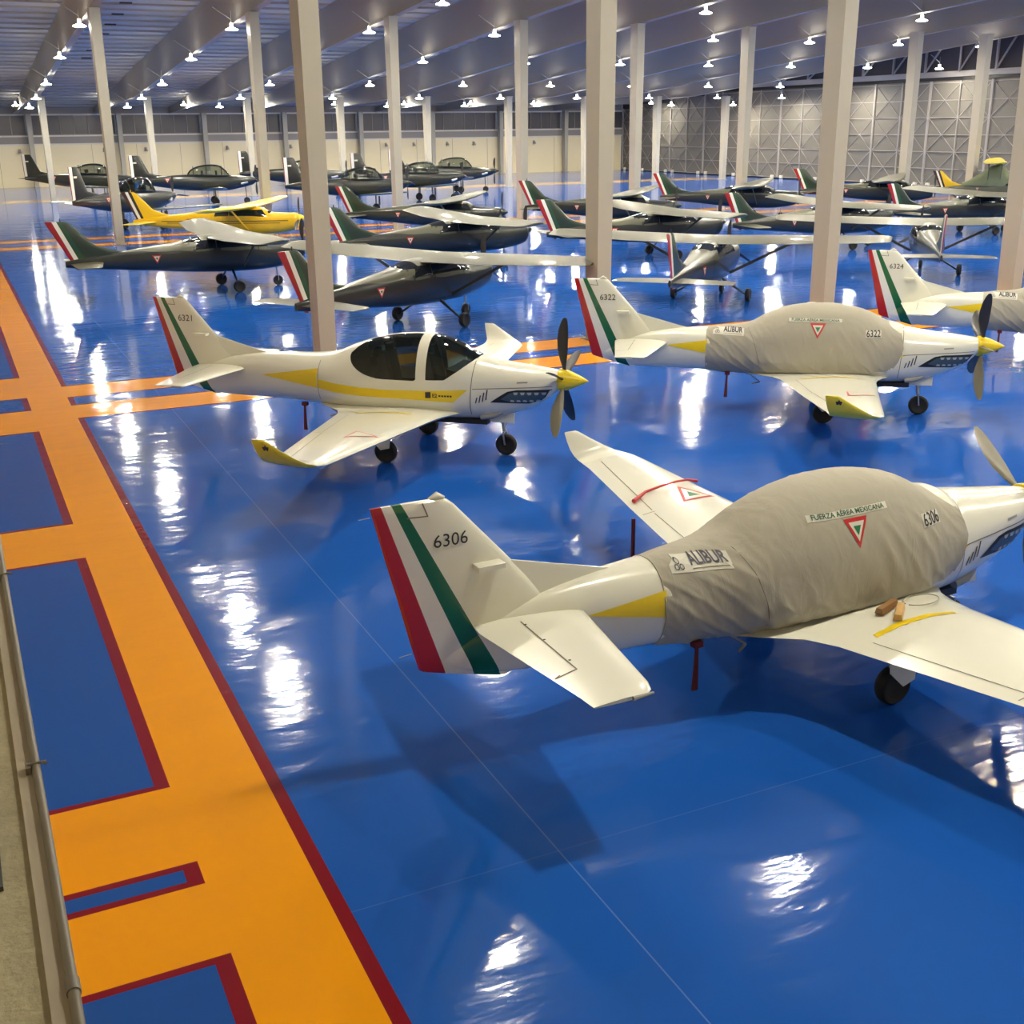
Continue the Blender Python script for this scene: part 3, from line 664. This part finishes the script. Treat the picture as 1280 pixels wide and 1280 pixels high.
def make_trainer(number, phase, covered):
    root, v, fm, gm, f = trainer_shared(covered)
    if covered:
        fu = mk('fuselage', v, f, finm, root, 35); b = bvh_of([fu])
    else:
        fu = mk('fuselage', v, fm, finm, root, 35); gl = mk('canopy_glass', v, gm, glass, root, 60); b = bvh_of([fu, gl])
        for sx, sy in ((.15, -.27), (.15, .27), (1.0, -.27), (1.0, .27)):
            s = MB().box((sx - .05, sy - .2, .95), (sx + .4, sy + .2, 1.18)).prism([(sx - .05, 1.0), (sx + .07, 1.0), (sx - .08, 1.72), (sx - .18, 1.72)], 1, sy - .19, sy + .19).build('seat', seatm, root)
            MB().prism([(sx - .17, 1.70), (sx - .07, 1.70), (sx - .08, 1.86), (sx - .16, 1.86)], 1, sy - .1, sy + .1).build('headrest', seatm, s)
        MB().prism([(1.35, 1.1), (1.6, 1.1), (1.62, 1.52), (1.38, 1.58)], 1, -.46, .46).build('instrument_panel', black, root)
        MB().box((-.3, -.5, .93), (1.5, .5, .96)).build('cockpit_floor', black, root)
        hoop = [(.93, .56 * cos(a), 1.12 + .96 * sin(a)) for a in [k * pi / 16 for k in range(17)]]
        MB().tube(hoop, .03, 8).build('roll_hoop', white, root, smooth=50)
    finish_trainer(root, b, number, phase, covered)
    if covered:
        rows = catmull(COV, 12); M = 110; rg = []
        for r in rows:
            x, zt, zb, zc, w = r; out = []
            lowc = interp([(-1.9, -62), (-.9, -58), (-.3, -28), (1.2, -24), (1.8, -20)], x)
            for k in range(M):
                a = R(lowc) + (pi - 2 * R(lowc)) * k / (M - 1); c, s = se(a, 2.2); lo = max(0, -sin(a) + .5)
                p = Vector((x, 0, 0)); q = Vector((x * 2.1 + sin(a) * 1.3, a * 2.2, 0))
                g_ = 1.25 - max(0, sin(a)); rr = 1 - abs(noise.noise(Vector((x * 3.6 + sin(a) * 2.6, cos(a) * .9, 3)))) * 2.2; r2 = 1 - abs(noise.noise(Vector((x * 5.5 + sin(a) * 2.0, cos(a) * 1.1, 9)))) * 2.4; mk_ = max(0.12, min(1, .35 - noise.noise(Vector((x * 1.3, cos(a), sin(a) * 1.3 + 5))) * 1.6 + (.45 if x < -.8 else 0))); fold = noise.noise(q * .9) * .014 + (max(0, rr) ** 4 * .017 + max(0, r2) ** 4 * .011) * g_ * mk_
                off = .004 + fold
                xx = x + (.10 * (1 - max(0, sin(a))) if x > 1.4 else 0) * (x - 1.4) / .4 - (.32 * max(0, .35 - sin(a)) * (x - 1.2) / .6 if x > 1.2 else 0)
                if x < -1.7: off -= .012 * (-x - 1.7) / .19
                out.append((xx, (w + off) * c, zc + s * ((zt - zc + off) if s > 0 else (zc - zb + off))))
            rg.append(out)
        vv = [p for r in rg for p in r]; ff = []
        for i in range(len(rg) - 1):
            for k in range(M - 1): ff.append((i * M + k, i * M + k + 1, (i + 1) * M + k + 1, (i + 1) * M + k))
        cv = mk('canopy_cover', vv, ff, coverm, root, 60, label='wrinkled grey fabric cover')
        cb = bvh_of([cv]); dy = (0, 1, 0)
        hem = [Vector(p) for p in rg[0]]; MB().tube(hem[::3], .009, 6).build('hem_cord', coverm, cv)
        t0 = R(3)
        bn = decal('banner_strip', [[at(-.31, 1.86), at(.69, 1.865), at(.69, 1.925), at(-.31, 1.92)]], cb, dy, patch, cv, off=.005)
        text_decal('banner_lettering', 'FUERZA AÉREA MEXICANA', .062, (.19, -1.5, 1.893), cb, inkg, bn, off=.010, bold=.001, sx=1.2)
        roundel(cv, .24, 1.70, .30, cb)
        np_ = decal('number_patch', [[at(1.14, 1.60), at(1.43, 1.60), at(1.43, 1.72), at(1.14, 1.73)]], cb, dy, patch, cv, off=.005)
        text_decal('cover_number', number, .165, (1.285, -1.5, 1.66), cb, ink, np_, off=.010, bold=.002, sx=.82)
        ap = decal('maker_patch', [[at(-1.77, 1.555), at(-1.16, 1.545), at(-1.16, 1.675), at(-1.77, 1.675)]], cb, dy, patch, cv, off=.005)
        text_decal('maker_lettering', 'ALIBUR', .112, (-1.375, -1.5, 1.635), cb, mat('navy lettering', srgb(34, 32, 62), .5), ap, off=.010, bold=.003)
        kn = []
        for k in range(3):
            a = pi / 2 + k * 2 * pi / 3; cx_, cz_ = -1.68 + .027 * cos(a), 1.612 + .027 * sin(a)
            P = [(cx_ + .022 * cos(t), cz_ + .022 * sin(t)) for t in [q * pi / 6 for q in range(12)]]; Q = [(cx_ + .015 * cos(t), cz_ + .015 * sin(t)) for t in [q * pi / 6 for q in range(12)]]
            for q in range(12): kn.append([at(*P[q]), at(*P[(q + 1) % 12]), at(*Q[(q + 1) % 12]), at(*Q[q])])
        decal('maker_small_print', [[at(-1.56, 1.578), at(-1.19, 1.574), at(-1.19, 1.568), at(-1.56, 1.572)]], cb, dy, seam, ap, off=.010)
        decal('cover_seam', [[at(-1.12, 1.76), at(-.98, 1.5), at(-.88, 1.2), at(-.82, .92), at(-.812, .92), at(-.872, 1.2), at(-.972, 1.5), at(-1.112, 1.76)]], cb, dy, seam, cv, off=.004)
        decal('maker_emblem', kn, cb, dy, ink, ap, off=.010)
    return root
def place(o, x, y, deg, label, cat, group=None):
    o.location = (x, y, 0); o.rotation_euler = (0, 0, R(deg)); o['label'] = label; o['category'] = cat
    if group: o['group'] = group
G = 'white low-wing trainer aircraft'
place(make_trainer('6306', R(40), True), 7.4272, 8.8763, 2.25, 'white trainer aircraft numbered 6306 with grey canopy cover, nearest to the viewer', 'airplane', G)
place(make_trainer('6321', R(90), False), 6.7316, 19.6229, -42.58, 'white trainer aircraft numbered 6321 with uncovered glass canopy', 'airplane', G)
place(make_trainer('6322', R(103), True), 15.1142, 18.3635, -37.42, 'white trainer aircraft numbered 6322 with grey canopy cover, behind the nearest one', 'airplane', G)
place(make_trainer('6324', R(75), True), 23.4697, 19.1075, -45.2, 'white trainer aircraft numbered 6324, cut off by the right picture edge', 'airplane', G)

# wooden chock pair with cord and red strap lying on the nearest trainer
ax, ay, aa = 7.4272, 8.8763, R(2.25)
def onp(x, y): return (ax + x * cos(aa) - y * sin(aa), ay + x * sin(aa) + y * cos(aa))
def chock(x, y, z, rz, m, label):
    p = onp(x, y); o = empty('wheel_chock', (*p, z), aa + rz, label=label, cat='chock', group='wooden chocks on the wing')
    MB().prism([(-.045, 0), (.045, 0), (.03, .06), (-.03, .06)], 0, -.17, .17).build('block', m, o)
    MB().tube([(.13, 0, .04), (.16, 0, .05)], .008, 6).build('cord_eye', rope, o)
chock(.48, -.80, .925, R(20), woodd, 'dark worn wooden chock lying on the white wing root against the cover')
chock(.50, -.95, .925, R(40), wood, 'light wooden chock lying on the white wing root in front of the dark one')
pts = [(*onp(.70 + .24 * (1 - cos(t)) / 1 * .9, -.83 + .12 * sin(t)), .95) for t in [k * pi / 10 for k in range(0, 20)]]
MB().tube(pts, .007, 6).build('cord_loop', rope, label='thin grey cord looped beside the wooden chocks on the wing', cat='rope')
sp_ = [(*onp(x, y), z) for x, y, z in [(.08, 3.16, 1.01), (.35, 3.3, 1.055), (.62, 3.36, 1.075), (.9, 3.4, 1.085), (1.1, 3.42, 1.075), (1.26, 3.43, 1.03)]]
MB().tube(sp_, [.03, .018, .016, .016, .016, .02], 8).build('gust_strap', red, label='red aileron lock strap curving over the far wing of trainer 6306', cat='strap')

# ------------------------------------------------------------------ high-wing planes
OLV, PALE, DKG = srgb(84, 85, 68), srgb(80, 79, 62), srgb(34, 38, 36)
palem = mat('pale grey green wing paint', PALE, .42, coat=.12, var=(1.2, .06))
darkm = mat('dark green lower paint', DKG, .3, coat=.4)
olivem = mat('olive upper paint', OLV, .35, coat=.3)
camg = mat('forest green fin paint', srgb(36, 56, 42), .35, coat=.3)
finc = striped_mat('green fin with tricolour edge bands', srgb(36, 52, 40), [((-5.98, 2.6), (-5.42, 1.5), srgb(30, 74, 50)), ((-6.12, 2.6), (-5.40, 1.0), W_), ((-6.27, 2.6), (-5.55, 1.0), srgb(160, 30, 36))], .35, .3)
finy = striped_mat('yellow fin with dark and white bands', srgb(226, 184, 20), [((-5.96, 2.6), (-5.30, 1.0), srgb(40, 30, 26)), ((-6.12, 2.6), (-5.44, 1.0), W_), ((-6.27, 2.6), (-5.6, 1.0), srgb(60, 30, 30))], .35, .3)
yelp = mat('yellow fuselage paint', srgb(222, 176, 16), .3, coat=.4)
yelw = mat('yellow wing paint', srgb(240, 214, 60), .3, coat=.4)
cwin = mat('dark cabin window', (.012, .014, .016, 1), .06, spec=.8)
CF = [(-6.0, 1.30, 1.10, 1.2, .04), (-5.4, 1.38, 1.02, 1.2, .09), (-4.4, 1.50, .93, 1.2, .18), (-3.2, 1.64, .82, 1.2, .32), (-2.3, 1.74, .73, 1.2, .43), (-1.9, 1.83, .70, 1.2, .49), (-1.3, 1.94, .66, 1.2, .54), (-.4, 1.96, .62, 1.2, .56), (.3, 1.95, .62, 1.2, .56),
      (.65, 1.85, .62, 1.2, .55), (.95, 1.70, .64, 1.2, .54), (1.1, 1.66, .65, 1.2, .53), (1.7, 1.63, .72, 1.25, .48), (2.2, 1.63, .84, 1.3, .42), (2.38, 1.55, .98, 1.32, .33)]
def high_wing(pal, label_loc=None, strut=True, spin=None, phase=R(90), trike=True):
    body, top, wingm, fin_m, tailm = pal
    root = empty('light_airplane', (0, 0, 0)); N = 40
    rows = catmull(CF, 7); rg = [ring(r[0], r[1], r[2], r[3], max(r[4], .01), 2.7, N) for r in rows]; v, f = loft(rg)
    def win(x, y, z):
        if z < 1.4 or x < -2.3 or x > 1.2: return -1
        sd = min(abs(y) - .2, z - 1.48, 1.80 - z, max(min(x + 1.72 - (z - 1.48) * .6, -1.0 - x), min(x + .92, -.05 - x), min(x - .02, .98 - (z - 1.48) * .95 - x)))
        sh = min(x - (1.0 - (z - 1.62) * .95) + .0, z - 1.64, 1.88 - z, 1.06 - x + .0)
        rr = min(x + 2.02, -1.45 - x, z - 1.74)
        return max(sd, sh, rr)
    wn, rest = clip_faces(v, f, win)
    up, bd = clip_faces(v, rest, lambda x, y, z: min(z - (1.40 - .03 * x) - .02 * sin(x * 5), .9 - x))
    fu = mk('fuselage', v, bd + up, [body, top], root, 40, [0] * len(bd) + [1] * len(up)); ww = mk('cabin_windows', v, wn, cwin, root, 50); b = bvh_of([fu, ww])
    for s in (-1, 1):
        rg = [foil((le, s * y, z + .03), (te, s * y, z - .06), t, (0, 0, 1)) for y, le, te, z, t in [(0, .42, -1.22, 1.93, .22), (2.6, .42, -1.2, 1.98, .22), (5.25, .28, -.88, 2.06, .17), (5.45, .18, -.85, 2.07, .14), (5.56, -.0, -.72, 2.08, .06)]]
        v, f = loft(rg); w = mk('wing', v, f, wingm, root, 35)
        wb_ = bvh_of([w])
        decal('hinge_line', [[(-.88, s * .6, 4), (-.88, s * 2.6, 4), (-.9, s * 2.6, 4), (-.9, s * .6, 4)], [(-.88, s * 2.7, 4), (-.68, s * 5.2, 4), (-.70, s * 5.2, 4), (-.9, s * 2.7, 4)]], wb_, (0, 0, -1), seam, w, off=.003, maxlen=.5)
        if strut: 
            m = MB(); m.bar((.0, s * .52, .85), (-.05, s * 2.6, 1.92), .03, .09); m.build('wing_strut', wingm if strut == 1 else body, root)
        rg = [foil((le, s * y, 1.2), (te, s * y, 1.2), t, (0, 0, 1)) for y, le, te, t in [(.03, -4.75, -5.85, .09), (1.6, -5.05, -5.85, .06), (1.78, -5.2, -5.83, .03)]]
        v, f = loft(rg); mk('tailplane', v, f, tailm, root, 35)
        g = MB().tube([(-.38, s * .35, .72), (-.41, s * .95, .35), (-.41, s * 1.18, .2)], [.045, .035, .028], 8).build('main_gear_leg', body, root, smooth=40)
        wheel(g, (-.41, s * 1.24, .21), .21, .15)
    rg = [foil((le, 0, z), (te, 0, z), t, (0, 1, 0)) for z, le, te, t in [(1.0, -5.2, -5.66, .05), (1.2, -4.4, -5.76, .09), (1.40, -3.7, -5.87, .09), (1.5, -3.9, -5.92, .09), (1.62, -4.45, -5.98, .09), (1.8, -4.95, -6.07, .09), (2.55, -5.72, -6.47, .08), (2.62, -5.85, -6.5, .04)]]
    v, f = loft(rg); fin = mk('tail_fin', v, f, fin_m, root, 35)
    MB().tube([(-6.0, 0, 2.6), (-6.0, 0, 2.72)], [.03, .02], 8).build('tail_beacon', body, fin, smooth=40)
    g = MB().tube([(1.35, 0, .75), (1.38, 0, .25)], .03, 8).bar((1.38, -.1, .36), (1.38, .1, .36), .03).bar((1.38, -.1, .36), (1.38, -.1, .18), .02).bar((1.38, .1, .36), (1.38, .1, .18), .02).build('nose_gear_leg', steel, root)
    wheel(g, (1.38, 0, .18), .18, .12)
    rg = [[(x, r * cos(2 * pi * k / 20), 1.38 + r * sin(2 * pi * k / 20)) for k in range(20)] for x, r in [(2.36, .19), (2.45, .185), (2.6, .12), (2.72, .03)]]
    v, f = loft(rg); sp = mk('spinner', v, f, spin or body, root, 40)
    for k in range(3): blade(phase + k * 2 * pi / 3, 2.44, 1.38, .1, .98, .17, 0, sp, bladem, .3)
    roundel(root, -3.0, 1.22, .30, b)
    return root
camo = (darkm, olivem, palem, finc, palem)
ref = high_wing(camo)
H = 'dark green high-wing planes with pale wings'
HW = [(9.53, 43.2, 2.7, 'dark green high-wing plane at far left, its tail nearest the orange lane'),
      (12.93, 32.38, 31.0, 'dark green high-wing plane right behind the uncovered white trainer'),
      (19.6, 44.9, 2.8, 'dark green high-wing plane in the middle row, second from the left'),
      (23.64, 56.4, -38.8, 'dark high-wing plane of the back row, directly right of the yellow plane'),
      (33.68, 55.78, -45, 'dark high-wing plane of the back row, mostly behind the wide central column'),
      (28.6, 43.97, -2.5, 'dark green high-wing plane of the middle row crossing behind the wide central column'),
      (22.8, 32.46, 43.1, 'high-wing plane seen straight from behind above the tail of trainer 6322'),
      (44.72, 59.4, -43.8, 'dark high-wing plane of the back row, third tail from its left end'),
      (37.6, 43.3, -4, 'dark high-wing plane in the middle row behind the wide right column'),
      (33.47, 33.97, 50.6, 'high-wing plane seen from behind above the tail of trainer 6324'),
      (55.54, 59.51, -47, 'dark high-wing plane of the back row with tail left of the wide right column'),
      (48.44, 45.24, -2.1, 'rightmost dark high-wing plane of the middle row, partly behind pale wings')]
for i, (x, y, a, l) in enumerate(HW):
    o = ref if i == 0 else copy_tree(ref)
    place(o, x, y, a, l, 'airplane', H)
ylw = high_wing((yelp, yelp, yelw, finy, yelw), strut=2, spin=yelw)
yb = bvh_of([c for c in ylw.children if c.name.startswith('fuselage')])
decal('side_stripe', [[at(-4.5, 1.23), at(2.0, 1.27), at(2.0, 1.31), at(-4.5, 1.26)], [at(-4.2, 1.15), at(1.6, 1.17), at(1.6, 1.2), at(-4.2, 1.175)]], yb, (0, 1, 0), black, ylw)
place(ylw, 13.56, 58.2, -32.2, 'yellow high-wing plane with black side stripes among the green ones', 'airplane')
# olive plane with raised yellow wing and banded yellow fin at the far right
ol = high_wing((olivem, olivem, yelw, finy, olivem), strut=0, spin=yelw)
for c in ol.children:
    if c.name.startswith('wing'): c.location = (-1.5, 0, 1.35)
hood = catmull([(-2.6, 1.72, 1.4, 1.5, .2), (-2.0, 1.95, 1.4, 1.5, .42), (-1.2, 2.5, 1.4, 1.5, .56), (-.5, 3.0, 1.4, 1.5, .58), (.3, 3.12, 1.4, 1.5, .58), (.8, 2.6, 1.4, 1.5, .52), (1.3, 1.75, 1.4, 1.5, .4)], 5)
v, f = loft([ring(r[0] - 1.6, r[1], r[2], r[3], r[4], 2.3, 28, off=noise.noise(Vector((r[0] * 2, 0, 0))) * .05) for r in hood]); mk('canopy_hood', v, f, mat('olive cloth hood', srgb(112, 120, 92), .8, bump=(5, .5, .06)), ol, 50)
for s_ in (-1, 1):
    MB().bar((-1.4, s_ * .4, 1.5), (-1.35, s_ * .9, 3.25), .06).bar((-2.3, s_ * .4, 1.5), (-2.3, s_ * .9, 3.25), .06).build('cabane_strut', olivem, ol)
ol.scale = (.85, .85, .85)
place(ol, 66.2, 59.3, -45, 'olive plane with high yellow wing and banded yellow fin at far right', 'airplane')

# ------------------------------------------------------------------ low-wing turboprop planes with bubble canopies
finp = striped_mat('near black fin with pale edge bands', srgb(18, 22, 20), [((-5.88, 3.6), (-5.84, 1.9), W_), ((-6.1, 3.6), (-6.05, 1.9), srgb(110, 30, 34))], .35, .3)
dkp = mat('near black green paint', srgb(22, 27, 24), .34, coat=.4)
udp = mat('grey green wing paint', srgb(92, 98, 84), .35, coat=.3)
PF = [(-6.1, 1.95, 1.72, 1.85, .04), (-5.2, 2.08, 1.58, 1.85, .14), (-4.0, 2.16, 1.36, 1.8, .28), (-2.6, 2.22, 1.14, 1.7, .40), (-1.6, 2.24, 1.05, 1.65, .44), (0, 2.2, 1.0, 1.6, .46), (1.0, 2.14, 1.02, 1.6, .46), (2.0, 2.06, 1.2, 1.65, .42), (2.8, 1.98, 1.4, 1.72, .32), (3.05, 1.93, 1.55, 1.75, .2)]
CP = [(-2.0, 2.3, 2.1, 2.12, .15), (-1.7, 2.62, 2.0, 2.1, .32), (-1.1, 2.86, 2.0, 2.1, .39), (-.3, 2.95, 2.0, 2.1, .41), (.4, 2.86, 2.0, 2.08, .40), (.85, 2.52, 2.0, 2.05, .34), (1.1, 2.2, 2.0, 2.05, .24)]
def turboprop():
    root = empty('turboprop_airplane', (0, 0, 0))
    rows = catmull(PF, 5); v, f = loft([ring(r[0], r[1], r[2], r[3], max(r[4], .01), 2.4, 32) for r in rows]); fu = mk('fuselage', v, f, dkp, root, 40)
    b = bvh_of([fu])
    rows = catmull(CP, 5); v, f = loft([ring(r[0], r[1], r[2], r[3], max(r[4], .02), 2.2, 28) for r in rows]); mk('bubble_canopy', v, f, glassl, root, 50)
    for x in (-1.55, .55):
        MB().tube([(x, .41 * cos(a), 2.1 + .72 * sin(a)) for a in [k * pi / 10 for k in range(11)]], .025, 6).build('canopy_frame', dkp, root)
    for x in (-1.0, .05):
        MB().box((x, -.2, 2.0), (x + .15, .2, 2.5)).build('ejection_seat', black, root)
    for s in (-1, 1):
        rg = [foil((le, s * y, z), (te, s * y, z), t, (0, 0, 1)) for y, le, te, z, t in [(.1, .95, -1.05, 1.08, .15), (4.9, .45, -.62, 1.42, .12), (5.15, .3, -.6, 1.44, .06)]]
        v, f = loft(rg); mk('wing', v, f, udp, root, 35)
        rg = [foil((le, s * y, 1.88), (te, s * y, 1.88), t, (0, 0, 1)) for y, le, te, t in [(.03, -5.0, -5.95, .09), (1.7, -5.25, -5.9, .05)]]
        v, f = loft(rg); mk('tailplane', v, f, dkp, root, 35)
        g = MB().tube([(-.1, s * 1.3, 1.1), (-.1, s * 1.3, .25)], [.05, .04], 8).box((.05, s * 1.38, .45), (.08, s * 1.6, 1.05)).build('main_gear_leg', udp, root)
        wheel(g, (-.1, s * 1.3, .28), .28, .18)
    rg = [foil((le, 0, z), (te, 0, z), t, (0, 1, 0)) for z, le, te, t in [(1.7, -5.2, -6.05, .06), (2.05, -3.6, -6.1, .1), (2.2, -3.9, -6.1, .1), (2.38, -4.75, -6.12, .09), (3.62, -5.35, -6.15, .08), (3.68, -5.45, -6.15, .04)]]
    v, f = loft(rg); fin = mk('tail_fin', v, f, finp, root, 35)
    MB().box((-5.85, -.07, 3.1), (-5.6, -.045, 3.2)).build('tail_number_plate', patch, fin)
    g = MB().tube([(2.25, 0, 1.3), (2.3, 0, .25)], .04, 8).build('nose_gear_leg', udp, root); wheel(g, (2.3, 0, .24), .24, .14)
    rg = [[(x, r * cos(2 * pi * k / 20), 1.75 + r * sin(2 * pi * k / 20)) for k in range(20)] for x, r in [(3.02, .2), (3.15, .19), (3.35, .1), (3.5, .02)]]
    v, f = loft(rg); sp = mk('spinner', v, f, dkp, root, 40)
    for k in range(4): blade(R(92) + k * pi / 2, 3.12, 1.75, .12, 1.12, .2, 0, sp, bladem, .5)
    MB().tube([(2.4, -.36, 1.6), (2.2, -.5, 1.55), (1.9, -.55, 1.5)], .08, 8).build('exhaust_stack', steel, root, smooth=40)
    roundel(root, -3.5, 1.82, .34, b)
    return root
tp = turboprop()
T = 'dark turboprop planes with bubble canopies at the back'
TP = [(11.9, 103.5, -28, 'near black turboprop plane at far left of the back wall with clear bubble canopy'),
      (19.2, 93.3, -9, 'dark turboprop plane second from the left along the back wall'),
      (28.8, 100.5, -28, 'dark turboprop plane third from the left along the back wall'),
      (41.2, 97.3, -14, 'rightmost dark turboprop plane by the back wall, its propeller against the cream wall'),
      (10.6, 72.3, 46, 'dark turboprop plane at left in front of the back ones, fin with pale band'),
      (26.8, 79.5, 8, 'dark turboprop plane just left of the slim central column'),
      (34.3, 87.6, 2, 'dark turboprop plane with its canopy just right of the slim central column')]
for i, (x, y, a, l) in enumerate(TP):
    o = tp if i == 0 else copy_tree(tp)
    place(o, x, y, a, l, 'airplane', T)
